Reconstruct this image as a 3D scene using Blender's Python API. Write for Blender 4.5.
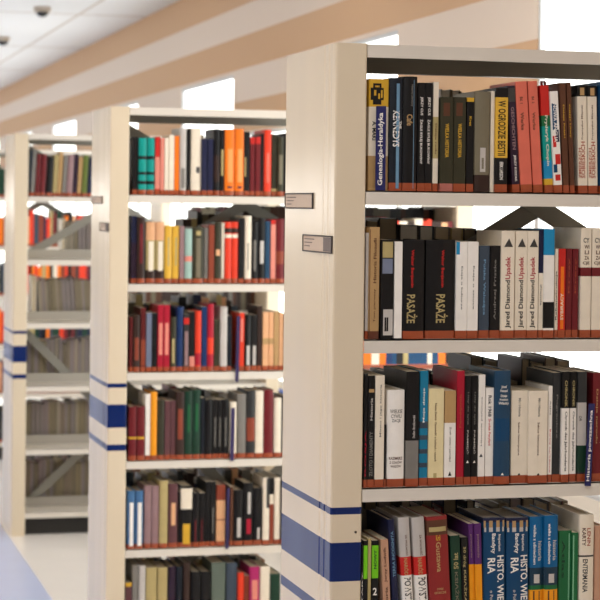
import bpy, bmesh, math, random
from mathutils import Matrix, Vector

for o in list(bpy.data.objects):
    bpy.data.objects.remove(o)
SC = bpy.context.scene
COL = SC.collection

# ------------------------------------------------------------------ camera
CAM_LOC = Vector((-1.25571, -4.12870, 1.73511))
YAW, PITCH, ROLL, FPX, SHIFT = 0.2616775, 0.0133161, 0.0115475, 1950.0, -67.8918
cam = bpy.data.cameras.new('camera')
cam.sensor_width = 36.0
cam.lens = FPX / 600.0 * 36.0
cam.shift_y = SHIFT / 600.0
cam.clip_end = 200
cam.dof.use_dof = True
cam.dof.focus_distance = 4.22
cam.dof.aperture_fstop = 8.5
camo = bpy.data.objects.new('camera', cam)
COL.objects.link(camo)
cy_, sy_, cp_, sp_, cr_, sr_ = math.cos(YAW), math.sin(YAW), math.cos(PITCH), math.sin(PITCH), math.cos(ROLL), math.sin(ROLL)
right = Vector((cy_, -sy_, 0))
fwd = Vector((sy_, cy_, 0))
F = fwd * cp_ - Vector((0, 0, 1)) * sp_
U = fwd * sp_ + Vector((0, 0, 1)) * cp_
R2 = right * cr_ + U * sr_
U2 = -right * sr_ + U * cr_
m = Matrix((R2, U2, -F)).transposed().to_4x4()
m.translation = CAM_LOC
camo.matrix_world = m
SC.camera = camo

# ------------------------------------------------------------------ world, fill lights, exposure
w = bpy.data.worlds.new('daylight')
SC.world = w
w.use_nodes = True
bg = w.node_tree.nodes['Background']
bg.inputs[0].default_value = (1.0, 0.97, 0.925, 1)
bg.inputs[1].default_value = 4.2
SC.view_settings.view_transform = 'Standard'
SC.view_settings.look = 'None'
SC.view_settings.gamma = 1
SC.view_settings.exposure = 0.0

def area(name, loc, rot, sx, sy, power, color):
    l = bpy.data.lights.new(name, 'AREA')
    l.shape = 'RECTANGLE'; l.size = sx; l.size_y = sy; l.energy = power; l.color = color
    o = bpy.data.objects.new(name, l); COL.objects.link(o)
    o.location = loc; o.rotation_euler = rot
    return o
WARM = (1.0, 0.82, 0.62)
NEUT = (1.0, 0.93, 0.84)
# unseen fill lights added over the side aisle and the aisles between the cases
area('fill_light', (-1.1, -2.2, 3.1), (0, 0, 0), 0.6, 2.4, 44, (1.0, .96, .9))
area('fill_light', (-2.6, 1.0, 3.1), (0, 0, 0), 0.6, 3.0, 46, WARM)
area('fill_light', (0.6, -1.5, 3.1), (0, 0, 0), 1.2, 0.6, 9, (1.0, .96, .9))
area('fill_light', (0.3, 1.7, 3.1), (0, 0, 0), 1.6, 0.6, 18, NEUT)
area('fill_light', (0.3, 4.75, 3.1), (0, 0, 0), 1.6, 0.6, 3, NEUT)
area('fill_light', (-2.6, 6.0, 3.1), (0, 0, 0), 0.6, 4.0, 26, WARM)

# ------------------------------------------------------------------ materials
def lin(c):
    c = c / 255.0
    return c / 12.92 if c <= 0.04045 else ((c + 0.055) / 1.055) ** 2.4
def rgb(r, g, b): return (lin(r), lin(g), lin(b), 1)

PAL = {  # everyday colour -> (sRGB, word used in descriptions)
'black': ((16, 15, 17), 'black'), 'blackblue': ((20, 27, 38), 'blue-black'), 'charcoal': ((48, 49, 50), 'charcoal'), 'darkgrey': ((68, 66, 64), 'dark grey'),
'grey': ((128, 124, 118), 'grey'), 'palegrey': ((196, 190, 184), 'pale grey'), 'white': ((244, 238, 230), 'white'), 'cream': ((236, 224, 204), 'cream'),
'paleyellow': ((232, 216, 168), 'pale yellow'), 'khaki': ((182, 164, 112), 'khaki'), 'tan': ((184, 148, 100), 'tan'), 'gold': ((214, 168, 50), 'gold'),
'yellow': ((226, 178, 62), 'yellow'), 'amber': ((240, 155, 25), 'amber'), 'orange': ((240, 120, 25), 'orange'), 'lightorange': ((246, 160, 90), 'light orange'),
'peach': ((226, 172, 128), 'peach'), 'salmon': ((222, 112, 92), 'salmon pink'), 'salmontan': ((196, 150, 122), 'pinkish tan'), 'pink': ((226, 140, 124), 'pink'),
'red': ((200, 40, 34), 'red'), 'vermilion': ((226, 62, 36), 'bright red'), 'crimson': ((172, 22, 48), 'crimson'), 'darkred': ((92, 26, 26), 'dark red'),
'maroon': ((110, 28, 34), 'maroon'), 'brick': ((144, 42, 40), 'brick red'), 'rust': ((170, 78, 50), 'rust'), 'redbrown': ((140, 64, 44), 'red-brown'), 'brown': ((92, 56, 38), 'brown'),
'darkbrown': ((54, 36, 30), 'dark brown'), 'darkpurple': ((44, 26, 46), 'dark purple'), 'purple': ((88, 40, 104), 'purple'), 'plum': ((98, 62, 66), 'plum'),
'mauve': ((150, 120, 122), 'mauve'), 'magenta': ((176, 40, 104), 'magenta'), 'darkolive': ((54, 52, 36), 'dark olive'), 'olivegrey': ((120, 112, 92), 'olive grey'),
'lime': ((120, 206, 30), 'lime'), 'green': ((30, 104, 60), 'green'), 'green2': ((98, 112, 48), 'olive green'), 'lightgreen': ((130, 190, 150), 'light green'), 'palegreen': ((160, 190, 180), 'pale green'),
'darkgreen': ((24, 58, 42), 'dark green'), 'greygreen': ((98, 110, 100), 'grey-green'), 'teal': ((0, 150, 140), 'teal'), 'blueteal': ((20, 122, 158), 'turquoise blue'), 'skyblue': ((30, 140, 190), 'sky blue'),
'steel': ((34, 68, 96), 'steel blue'), 'steelblue': ((110, 150, 180), 'light steel blue'), 'steelblue2': ((70, 112, 156), 'mid blue'), 'slate': ((60, 72, 86), 'slate'), 'slateblue': ((110, 118, 140), 'slate blue'), 'darkslate': ((30, 56, 74), 'dark slate'),
'greyblue': ((120, 128, 150), 'grey-blue'), 'navy': ((26, 30, 62), 'navy'), 'navyblue': ((20, 48, 96), 'navy blue'), 'blue': ((12, 66, 106), 'blue'), 'brightblue': ((14, 96, 148), 'bright blue'),
}
TAPES = {'tape': (160, 74, 40), 'rosetape': (176, 104, 92), 'darktape': (96, 48, 30)}
MATS = {}
def node_mat(name, base, rough=0.5, var=0.08, scale=25.0, bump=0.0, spec=0.5, metal=0.0):
    if name in MATS: return MATS[name]
    mt = bpy.data.materials.new(name); mt.use_nodes = True
    nt = mt.node_tree; bs = nt.nodes['Principled BSDF']
    tc = nt.nodes.new('ShaderNodeTexCoord'); nz = nt.nodes.new('ShaderNodeTexNoise')
    nz.inputs['Scale'].default_value = scale; nz.inputs['Detail'].default_value = 3
    nt.links.new(tc.outputs['Object'], nz.inputs['Vector'])
    mx = nt.nodes.new('ShaderNodeMixRGB'); mx.blend_type = 'MIX'
    mx.inputs[1].default_value = tuple(max(0, c * (1 - var)) for c in base[:3]) + (1,)
    mx.inputs[2].default_value = tuple(min(1, c * (1 + var)) for c in base[:3]) + (1,)
    nt.links.new(nz.outputs['Fac'], mx.inputs[0]); nt.links.new(mx.outputs[0], bs.inputs['Base Color'])
    bs.inputs['Roughness'].default_value = rough
    bs.inputs['Specular IOR Level'].default_value = spec
    bs.inputs['Metallic'].default_value = metal
    if bump:
        bp = nt.nodes.new('ShaderNodeBump'); bp.inputs['Strength'].default_value = bump; bp.inputs['Distance'].default_value = 0.002
        nt.links.new(nz.outputs['Fac'], bp.inputs['Height']); nt.links.new(bp.outputs[0], bs.inputs['Normal'])
    MATS[name] = mt
    return mt
def cmat(c):
    if c in TAPES: return node_mat('spine_tape_' + c, rgb(*TAPES[c]), 0.35, 0.15, 60)
    return node_mat('cover_' + c, rgb(*PAL[c][0]), 0.42, 0.12, 30, 0.05, 0.3)
def pagemat(i):
    cols = [(224, 208, 180), (206, 190, 164), (176, 164, 146), (150, 138, 116), (160, 148, 148), (238, 236, 228)]  # greyer tones put the shade of the rear rows into the paper colour
    nm = 'paper_%d' % i
    if nm in MATS: return MATS[nm]
    mt = bpy.data.materials.new(nm); mt.use_nodes = True
    nt = mt.node_tree; bs = nt.nodes['Principled BSDF']
    tc = nt.nodes.new('ShaderNodeTexCoord'); mp = nt.nodes.new('ShaderNodeMapping'); nz = nt.nodes.new('ShaderNodeTexNoise')
    mp.inputs['Scale'].default_value = (900, 4, 4)                    # the fine lines of the leaves
    nt.links.new(tc.outputs['Object'], mp.inputs[0]); nt.links.new(mp.outputs[0], nz.inputs['Vector'])
    mx = nt.nodes.new('ShaderNodeMixRGB'); b = rgb(*cols[i])
    mx.inputs[1].default_value = tuple(c * .72 for c in b[:3]) + (1,); mx.inputs[2].default_value = b
    nt.links.new(nz.outputs['Fac'], mx.inputs[0]); nt.links.new(mx.outputs[0], bs.inputs['Base Color'])
    bs.inputs['Roughness'].default_value = 0.8
    MATS[nm] = mt
    return mt

# ------------------------------------------------------------------ mesh helpers
def link(name, me, mats, parent=None, loc=None):
    o = bpy.data.objects.new(name, me); COL.objects.link(o)
    for mm in mats: me.materials.append(mm)
    if parent: o.parent = parent
    if loc: o.location = loc
    return o
def mesh_of(name, V, Fc, idx=None, smooth=False):
    me = bpy.data.meshes.new(name); me.from_pydata(V, [], Fc)
    if idx: me.polygons.foreach_set('material_index', idx)
    if smooth: me.polygons.foreach_set('use_smooth', [True] * len(Fc))
    me.update()
    return me
class MB:
    """collects boxes and prisms into one mesh"""
    def __init__(s): s.V = []; s.F = []; s.I = []
    def box(s, x0, x1, y0, y1, z0, z1, i=0):
        b = len(s.V)
        s.V += [(x0, y0, z0), (x1, y0, z0), (x1, y1, z0), (x0, y1, z0), (x0, y0, z1), (x1, y0, z1), (x1, y1, z1), (x0, y1, z1)]
        for f in ((0, 3, 2, 1), (4, 5, 6, 7), (0, 1, 5, 4), (1, 2, 6, 5), (2, 3, 7, 6), (3, 0, 4, 7)):
            s.F.append(tuple(b + k for k in f)); s.I.append(i)
        return s
    def prism_z(s, poly, z0, z1, i=0):          # poly in x, y, counter-clockwise
        b = len(s.V); n = len(poly)
        s.V += [(x, y, z0) for x, y in poly] + [(x, y, z1) for x, y in poly]
        s.F.append(tuple(b + k for k in reversed(range(n)))); s.F.append(tuple(b + n + k for k in range(n))); s.I += [i, i]
        for k in range(n):
            s.F.append((b + k, b + (k + 1) % n, b + n + (k + 1) % n, b + n + k)); s.I.append(i)
        return s
    def prism_x(s, poly, x0, x1, i=0):          # poly in y, z
        b = len(s.V); n = len(poly)
        s.V += [(x0, y, z) for y, z in poly] + [(x1, y, z) for y, z in poly]
        s.F.append(tuple(b + k for k in reversed(range(n)))); s.F.append(tuple(b + n + k for k in range(n))); s.I += [i, i]
        for k in range(n):
            s.F.append((b + k, b + (k + 1) % n, b + n + (k + 1) % n, b + n + k)); s.I.append(i)
        return s
    def prism_y(s, poly, y0, y1, i=0):          # poly in x, z
        b = len(s.V); n = len(poly)
        s.V += [(x, y0, z) for x, z in poly] + [(x, y1, z) for x, z in poly]
        s.F.append(tuple(b + k for k in range(n))); s.F.append(tuple(b + n + k for k in reversed(range(n)))); s.I += [i, i]
        for k in range(n):
            s.F.append((b + (k + 1) % n, b + k, b + n + k, b + n + (k + 1) % n)); s.I.append(i)
        return s
    def build(s, name, mats, parent=None, loc=None, bevel=0):
        me = mesh_of(name, s.V, s.F, s.I)
        bm = bmesh.new(); bm.from_mesh(me)
        bmesh.ops.recalc_face_normals(bm, faces=bm.faces)
        bm.to_mesh(me); bm.free()
        o = link(name, me, mats if isinstance(mats, (list, tuple)) else [mats], parent, loc)
        if bevel:
            md = o.modifiers.new('bevel', 'BEVEL'); md.width = bevel; md.segments = 3; md.limit_method = 'ANGLE'
            md.angle_limit = math.radians(40)
        return o
def empty(name, loc):
    o = bpy.data.objects.new(name, None); COL.objects.link(o); o.location = loc; o.empty_display_size = .1
    return o
def tag(o, label=None, cat=None, group=None, kind=None):
    if label: o['label'] = label
    if cat: o['category'] = cat
    if group: o['group'] = group
    if kind: o['kind'] = kind
    return o

# ------------------------------------------------------------------ the room
WX, CEIL, YB, YF, XL = 1.45, 3.168, -6.5, 46.0, -4.6
PITCHW, ROWP = 3.3, 3.01525
LS0, LS1, LY0 = 1.5, 2.1, 0.6              # unseen window band added in the left wall for side light

def wall_material():
    mt = bpy.data.materials.new('banded_wall_paint'); mt.use_nodes = True
    nt = mt.node_tree; bs = nt.nodes['Principled BSDF']
    tc = nt.nodes.new('ShaderNodeTexCoord'); sx = nt.nodes.new('ShaderNodeSeparateXYZ')
    nt.links.new(tc.outputs['Object'], sx.inputs[0])
    rp = nt.nodes.new('ShaderNodeValToRGB'); cr = rp.color_ramp; cr.interpolation = 'CONSTANT'
    dark, light = rgb(206, 168, 130), rgb(226, 210, 194)
    mth = nt.nodes.new('ShaderNodeMath'); mth.operation = 'DIVIDE'; mth.inputs[1].default_value = CEIL
    nt.links.new(sx.outputs[2], mth.inputs[0]); nt.links.new(mth.outputs[0], rp.inputs[0])
    st = [(0, rgb(232, 226, 214)), (0.74 / CEIL, light), (2.17 / CEIL, dark), (2.355 / CEIL, light), (2.56 / CEIL, dark), (2.75 / CEIL, light), (2.94 / CEIL, dark)]
    while len(cr.elements) < len(st): cr.elements.new(0.5)
    for e, (p, c) in zip(cr.elements, st): e.position = p; e.color = c
    nt.links.new(rp.outputs[0], bs.inputs['Base Color']); bs.inputs['Roughness'].default_value = 0.7
    return mt
def ceiling_material():
    mt = bpy.data.materials.new('ceiling_tiles'); mt.use_nodes = True
    nt = mt.node_tree; bs = nt.nodes['Principled BSDF']
    tc = nt.nodes.new('ShaderNodeTexCoord'); sx = nt.nodes.new('ShaderNodeSeparateXYZ')
    nt.links.new(tc.outputs['Object'], sx.inputs[0])
    def line(out, pitch, off, width):
        a = nt.nodes.new('ShaderNodeMath'); a.operation = 'SUBTRACT'; a.inputs[1].default_value = off; nt.links.new(out, a.inputs[0])
        b = nt.nodes.new('ShaderNodeMath'); b.operation = 'PINGPONG'; b.inputs[1].default_value = pitch / 2; nt.links.new(a.outputs[0], b.inputs[0])
        c = nt.nodes.new('ShaderNodeMath'); c.operation = 'LESS_THAN'; c.inputs[1].default_value = width; nt.links.new(b.outputs[0], c.inputs[0])
        return c.outputs[0]
    l1 = line(sx.outputs[0], 1.2, 0.937, 0.012); dim_band = line(sx.outputs[1], 3.2, 10.6, 0.03)  # cross lines: dim bands between the window light, put into the colour
    mxm = nt.nodes.new('ShaderNodeMath'); mxm.operation = 'MAXIMUM'; nt.links.new(l1, mxm.inputs[0]); nt.links.new(dim_band, mxm.inputs[1])
    nz = nt.nodes.new('ShaderNodeTexNoise'); nz.inputs['Scale'].default_value = 60
    nt.links.new(tc.outputs['Object'], nz.inputs['Vector'])
    m0 = nt.nodes.new('ShaderNodeMixRGB'); m0.inputs[1].default_value = rgb(214, 215, 217); m0.inputs[2].default_value = rgb(224, 224, 225)
    nt.links.new(nz.outputs['Fac'], m0.inputs[0])
    m1 = nt.nodes.new('ShaderNodeMixRGB'); m1.inputs[2].default_value = rgb(176, 162, 150)
    nt.links.new(mxm.outputs[0], m1.inputs[0]); nt.links.new(m0.outputs[0], m1.inputs[1])
    nt.links.new(m1.outputs[0], bs.inputs['Base Color']); bs.inputs['Roughness'].default_value = 0.6
    return mt
M_WALL = wall_material()
M_CEIL = ceiling_material()
M_FRAME = node_mat('window_frame_paint', rgb(205, 208, 210), 0.4, 0.03)
M_FLOORW = node_mat('white_floor_sheet', rgb(240, 234, 228), 0.22, 0.04, 6)
M_FLOORB = node_mat('blue_grey_floor_sheet', rgb(188, 198, 230), 0.28, 0.05, 6)

BX = -0.082
f1 = MB().box(BX, WX + .2, YB, YF, -0.1, 0).build('floor', M_FLOORW); tag(f1, kind='structure')
f2 = MB().box(XL, BX, YB, YF, -0.1, 0).build('floor', M_FLOORB); tag(f2, kind='structure')
c1 = MB().box(XL, WX + .2, YB, YF, CEIL, CEIL + .1).build('ceiling', M_CEIL); tag(c1, kind='structure')

win0 = 1.0                                        # tall windows at win0 + k * PITCHW, 1.62 m wide
NW0, NW1 = 0, 13
wb = MB()
T = .03
wb.box(WX, WX + T, YB, YF, 2.54, CEIL)
wb.box(WX, WX + T, YB, YF, 0, 0.74)
wb.box(WX, WX + T, YB, win0, 0.74, 2.17)
ys = [(win0 + k * PITCHW, win0 + k * PITCHW + 1.62) for k in range(NW0, NW1 + 1)]
prev = YB
for a, b in ys:
    if a > prev: wb.box(WX, WX + T, prev, a, 2.17, 2.54)
    prev = b
wb.box(WX, WX + T, prev, YF, 2.17, 2.54)
wallr = wb.build('wall_right', M_WALL); tag(wallr, kind='structure')
wl_ = MB().box(XL - .2, XL, YB, YF, 0, LS0).box(XL - .2, XL, YB, YF, LS1, CEIL).box(XL - .2, XL, YB, LY0, LS0, LS1)
for k in range(12): wl_.box(XL - .2, XL, LY0 + 3.3 * (k + 1) - .25, LY0 + 3.3 * (k + 1), LS0, LS1)
wl = wl_.build('wall_left', node_mat('pale_wall_paint', rgb(232, 222, 206), 0.7, 0.03, 3)); tag(wl, kind='structure')
wf = MB().box(XL, WX, YB - .2, YB, 0, CEIL).build('wall_front', MATS['pale_wall_paint']); tag(wf, kind='structure')
we = MB().box(XL, WX, YF, YF + .2, 0, CEIL).build('wall_back', M_WALL); tag(we, kind='structure')

def glass():
    mt = bpy.data.materials.new('window_glass'); mt.use_nodes = True
    nt = mt.node_tree; nt.nodes.remove(nt.nodes['Principled BSDF'])
    out = nt.nodes['Material Output']
    t = nt.nodes.new('ShaderNodeBsdfTransparent'); t.inputs[0].default_value = (.95, .97, .97, 1)
    g = nt.nodes.new('ShaderNodeBsdfGlossy'); g.inputs['Roughness'].default_value = .02
    mx = nt.nodes.new('ShaderNodeMixShader'); mx.inputs[0].default_value = .05
    nt.links.new(t.outputs[0], mx.inputs[1]); nt.links.new(g.outputs[0], mx.inputs[2]); nt.links.new(mx.outputs[0], out.inputs[0])
    return mt
M_GLASS = glass()
n = 0
for k, (a, b) in enumerate(ys):
    nxt = ys[k + 1][0] if k + 1 < len(ys) else YF
    for (p, q, top) in ((a, b, 2.54), (b, nxt, 2.17)):
        n += 1
        fr = MB(); X0, X1, fw = WX + .006, WX + .026, .02
        fr.box(X0, X1, p, p + fw, .74, top); fr.box(X0, X1, q - fw, q, .74, top)
        fr.box(X0, X1, p + fw, q - fw, .74, .74 + fw); fr.box(X0, X1, p + fw, q - fw, top - fw, top)
        o = fr.build('window_%d' % n, M_FRAME); tag(o, kind='structure')
        pn = MB().box(WX + .012, WX + .016, p + fw, q - fw, .74 + fw, top - fw).build('pane', M_GLASS, o)
M_SILL = node_mat('blue_sill_trim', rgb(40, 92, 190), 0.35, 0.03)
sl = MB().box(WX - .02, WX, 3.4, YF, .70, .718).build('trim_1', M_SILL); tag(sl, kind='structure')

# ------------------------------------------------------------------ bookcases
def panel_material():
    mt = bpy.data.materials.new('cream_enamel_with_blue_bands'); mt.use_nodes = True
    nt = mt.node_tree; bs = nt.nodes['Principled BSDF']
    tc = nt.nodes.new('ShaderNodeTexCoord'); sx = nt.nodes.new('ShaderNodeSeparateXYZ')
    nt.links.new(tc.outputs['Object'], sx.inputs[0])
    rp = nt.nodes.new('ShaderNodeValToRGB'); cr = rp.color_ramp; cr.interpolation = 'CONSTANT'
    mth = nt.nodes.new('ShaderNodeMath'); mth.operation = 'DIVIDE'; mth.inputs[1].default_value = 2.0
    nt.links.new(sx.outputs[2], mth.inputs[0]); nt.links.new(mth.outputs[0], rp.inputs[0])
    cream, blue = rgb(224, 208, 182), rgb(10, 36, 96)
    st = [(0, cream), (.8182 / 2, blue), (.8377 / 2, cream), (.9045 / 2, blue), (.9847 / 2, cream), (1.0483 / 2, blue), (1.0675 / 2, cream)]
    while len(cr.elements) < len(st): cr.elements.new(0.5)
    for e, (p, c) in zip(cr.elements, st): e.position = p; e.color = c
    nt.links.new(rp.outputs[0], bs.inputs['Base Color']); bs.inputs['Roughness'].default_value = 0.2; bs.inputs['Specular IOR Level'].default_value = 0.3
    nz = nt.nodes.new('ShaderNodeTexNoise'); nz.inputs['Scale'].default_value = 1
    bp = nt.nodes.new('ShaderNodeBump'); bp.inputs['Strength'].default_value = .4; bp.inputs['Distance'].default_value = .012
    mp = nt.nodes.new('ShaderNodeMapping'); mp.inputs['Scale'].default_value = (2, 6, .4)   # the gentle vertical waves of pressed sheet
    nt.links.new(tc.outputs['Object'], mp.inputs[0]); nt.links.new(mp.outputs[0], nz.inputs['Vector']); nz.inputs['Detail'].default_value = 0; nt.links.new(nz.outputs['Fac'], bp.inputs['Height']); nt.links.new(bp.outputs[0], bs.inputs['Normal'])
    return mt
M_PANEL = panel_material()
M_PANEL2 = M_PANEL
M_SHELF = node_mat('cream_enamel', rgb(222, 214, 202), 0.38, 0.03, 8)
M_STOP = node_mat('grey_enamel', rgb(170, 164, 154), 0.45, 0.03, 8)
M_RAIL = node_mat('grey_green_steel', rgb(140, 137, 128), 0.45, 0.05, 8)
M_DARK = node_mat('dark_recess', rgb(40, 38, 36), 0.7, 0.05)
M_SCREW = node_mat('screw_steel', rgb(90, 84, 74), 0.3, 0.05, 20, 0, .5, .8)
M_CARD = node_mat('paper_card', rgb(206, 184, 164), 0.6, 0.06, 80)
M_CARDG = node_mat('grey_card_print', rgb(112, 98, 92), 0.6, 0.06)
M_CARDB = node_mat('card_print', rgb(60, 52, 50), 0.6, 0.06)
M_CLEAR = glass()
M_CLEAR.name = 'clear_plastic'
PW, D, ZT, Z1, PZ, LEN = .0722, .4372, 2.0959, 1.77146, .33, 1.285

def panel_poly(x0, x1, side):
    """plan of an end panel; the outer face has two shallow folds near each front edge"""
    r = .006; P = []
    def arc(cx, cy, a0):
        for k in range(5):
            a = math.radians(a0 + 90 * k / 4); P.append((cx + r * math.cos(a), cy + r * math.sin(a)))
    w_ = x1 - x0
    arc(r, r, 180); arc(w_ - r, r, 270); arc(w_ - r, D - r, 0); arc(r, D - r, 90)
    # folds on the x=0 side (outer), going back to the first corner
    for y in (): P += [(0, y + .012), (.003, y + .006), (.003, y - .006), (0, y - .012)]
    for y in (.085, .045): P += [(0, y + .013), (.0012, y + .006), (.0012, y - .006), (0, y - .013)]
    if side < 0: return [(x0 + x, y) for x, y in P]
    return [(x1 - x, y) for x, y in reversed(P)]

def bookcase(i, label):
    root = empty('bookcase', (0, ROWP * i, 0)); tag(root, label, 'bookcase', 'metal bookcases standing in parallel rows')
    MB().prism_z(panel_poly(-PW, 0, -1), 0.0, ZT).build('end_panel', M_PANEL, root)
    MB().prism_z(panel_poly(LEN, LEN + PW, 1), 0.0, ZT).build('end_panel', M_PANEL, root)
    # top cover: a tray turned upside down, lips 30 mm deep on both sides
    t = MB()
    t.box(.0005, LEN - .0005, .004, D - .004, ZT - .004, ZT - .001)
    t.box(.0005, LEN - .0005, .001, .006, ZT - .030, ZT - .001)
    t.box(.0005, LEN - .0005, D - .006, D - .001, ZT - .030, ZT - .001)
    t.build('top_cover', M_SHELF, root)
    MB().box(.0005, LEN - .0005, D / 2 - .012, D / 2 + .012, ZT - .05, ZT - .006).build('top_rail', M_RAIL, root)
    for k in range(6):
        z = Z1 - PZ * k
        for s in (0, 1):
            m_ = MB()
            f = (lambda y: y) if s == 0 else (lambda y: D - y)
            def bx(y0, y1, z0, z1):
                a, b = sorted((f(y0), f(y1))); m_.box(.0005, LEN - .0005, a, b, z0, z1)
            bx(.001, .205, z - .003, z); bx(.001, .004, z - .031, z); bx(.004, .02, z - .031, z - .029)
            m_.build('shelf', M_SHELF, root)
            u = MB(); a, b = sorted((f(.2), f(.203))); u.box(.001, LEN - .001, a, b, z, z + .048)
            u.build('back_stop', M_STOP, root)
    # crossed flat bars on the centre plane
    def bar(xa, za, xb, zb, y, name='cross_brace', hw=.0225):
        dx, dz = xb - xa, zb - za; L = math.hypot(dx, dz); nx, nz = -dz / L * hw, dx / L * hw
        MB().prism_y([(xa - nx, za - nz), (xb - nx, zb - nz), (xb + nx, zb + nz), (xa + nx, za + nz)], y, y + .003).build(name, M_RAIL, root)
    bar(0.01, 2.03, 1.0, 1.44, .216); bar(0.01, 1.45, 1.0, 2.04, .221)
    bar(0.01, 1.06, .95, .12, .216); bar(0.01, .11, .95, .99, .221)
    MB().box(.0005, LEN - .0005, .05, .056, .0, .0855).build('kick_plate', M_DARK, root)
    return root
CASES = [bookcase(0, 'cream metal bookcase in sharp focus, nearest and largest, right half of the photo'),
         bookcase(1, 'cream metal bookcase left of the nearest one, fully packed, second row'),
         bookcase(2, 'cream metal bookcase with empty front shelves below its top row, third row'),
         bookcase(3, 'cream metal bookcase cut off at the left edge, farthest row')]
M_PLATE = node_mat('stripe_plate', rgb(190, 180, 165), .5)

def label_holder(case, y0, y1, z0, z1, split):
    """clear plastic sleeve with a paper card on the aisle face of an end panel"""
    x = -PW
    h = MB()
    h.box(x - .004, x - .0005, y0, y1, z0, z0 + .003); h.box(x - .004, x - .0005, y0, y1, z1 - .003, z1)
    h.box(x - .004, x - .0005, y0, y0 + .003, z0 + .003, z1 - .003)
    h.box(x - .004, x - .0005, y1 - .003, y1, z0 + .003, z1 - .003)
    ho = h.build('label_holder', M_CARDB, CASES[case])
    MB().box(x - .0022, x - .0006, y0 + .003, y1 - .003, z0 + .003, z1 - .003).build('paper_card', M_CARD, ho)
    if split: MB().box(x - .0028, x - .0023, y0 + .004, y0 + .07, z0 + .004, z1 - .004).build('printed_field', M_CARDG, ho)
    p = MB()
    for q in range(3):
        zz = z1 - .009 - q * .008; p.box(x - .0029, x - .0024, y1 - .1 + .02 * q, y1 - .015, zz - .0022, zz)
    p.build('printed_lines', M_CARDG, ho)
label_holder(0, .173, .423, 1.729, 1.766, False)
label_holder(0, .009, .254, 1.6305, 1.6702, True)
label_holder(1, .165, .41, 1.735, 1.765, False)
label_holder(1, .010, .20, 1.632, 1.665, True)
sc = MB().prism_y([(-.0146 + .0028 * math.cos(a), 1.0148 + .0028 * math.sin(a)) for a in [k * math.pi / 6 for k in range(12)]], -.0012, .0005).build('screw', M_SCREW, CASES[0])

# ------------------------------------------------------------------ ceiling cameras
M_DOME = node_mat('smoked_dome', rgb(22, 22, 24), 0.12, 0.05)
M_BASE = node_mat('camera_housing', rgb(186, 172, 156), 0.5, 0.05)
def revolve(prof, n=28):
    V = []; Fc = []
    for r, z in prof:
        for k in range(n): a = 2 * math.pi * k / n; V.append((r * math.cos(a), r * math.sin(a), z))
    for j in range(len(prof) - 1):
        for k in range(n): Fc.append((j * n + k, j * n + (k + 1) % n, (j + 1) * n + (k + 1) % n, (j + 1) * n + k))
    return V, Fc
def dome_camera(x, y, label):
    r = empty('dome_camera', (x, y, CEIL)); tag(r, label, 'security camera', 'dome cameras on the ceiling')
    V, Fc = revolve([(0.0005, 0), (.062, 0), (.064, -.02), (.058, -.033), (.046, -.035), (.0005, -.035)]); link('housing', mesh_of('housing', V, Fc, smooth=True), [M_BASE], r)
    V, Fc = revolve([(.046 * math.cos(a), -.033 - .042 * math.sin(a)) for a in [k * math.pi / 2 / 8 for k in range(8)]] + [(.0005, -.075)])
    link('dome', mesh_of('dome', V, Fc, smooth=True), [M_DOME], r)
dome_camera(.600, 10.15, 'dark dome security camera on the ceiling, nearer and higher of the two')
dome_camera(.614, 12.85, 'dark dome security camera on the ceiling at the left edge')

# ------------------------------------------------------------------ books
TEXT_CACHE = {}
def text_mesh(s):
    if s in TEXT_CACHE: return TEXT_CACHE[s]
    cu = bpy.data.curves.new('t', 'FONT'); cu.body = s; cu.size = 1; cu.resolution_u = 2; cu.extrude = 0; cu.offset = 0.02
    o = bpy.data.objects.new('t', cu); COL.objects.link(o)
    bpy.context.view_layer.update()
    me = bpy.data.meshes.new_from_object(o.evaluated_get(bpy.context.evaluated_depsgraph_get()))
    V = [tuple(v.co) for v in me.vertices]; Fc = [tuple(p.vertices) for p in me.polygons]
    bpy.data.objects.remove(o); bpy.data.curves.remove(cu); bpy.data.meshes.remove(me)
    xs = [v[0] for v in V]; yy = [v[1] for v in V]
    TEXT_CACHE[s] = (V, Fc, min(xs), max(xs), min(yy), max(yy))
    return TEXT_CACHE[s]

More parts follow.
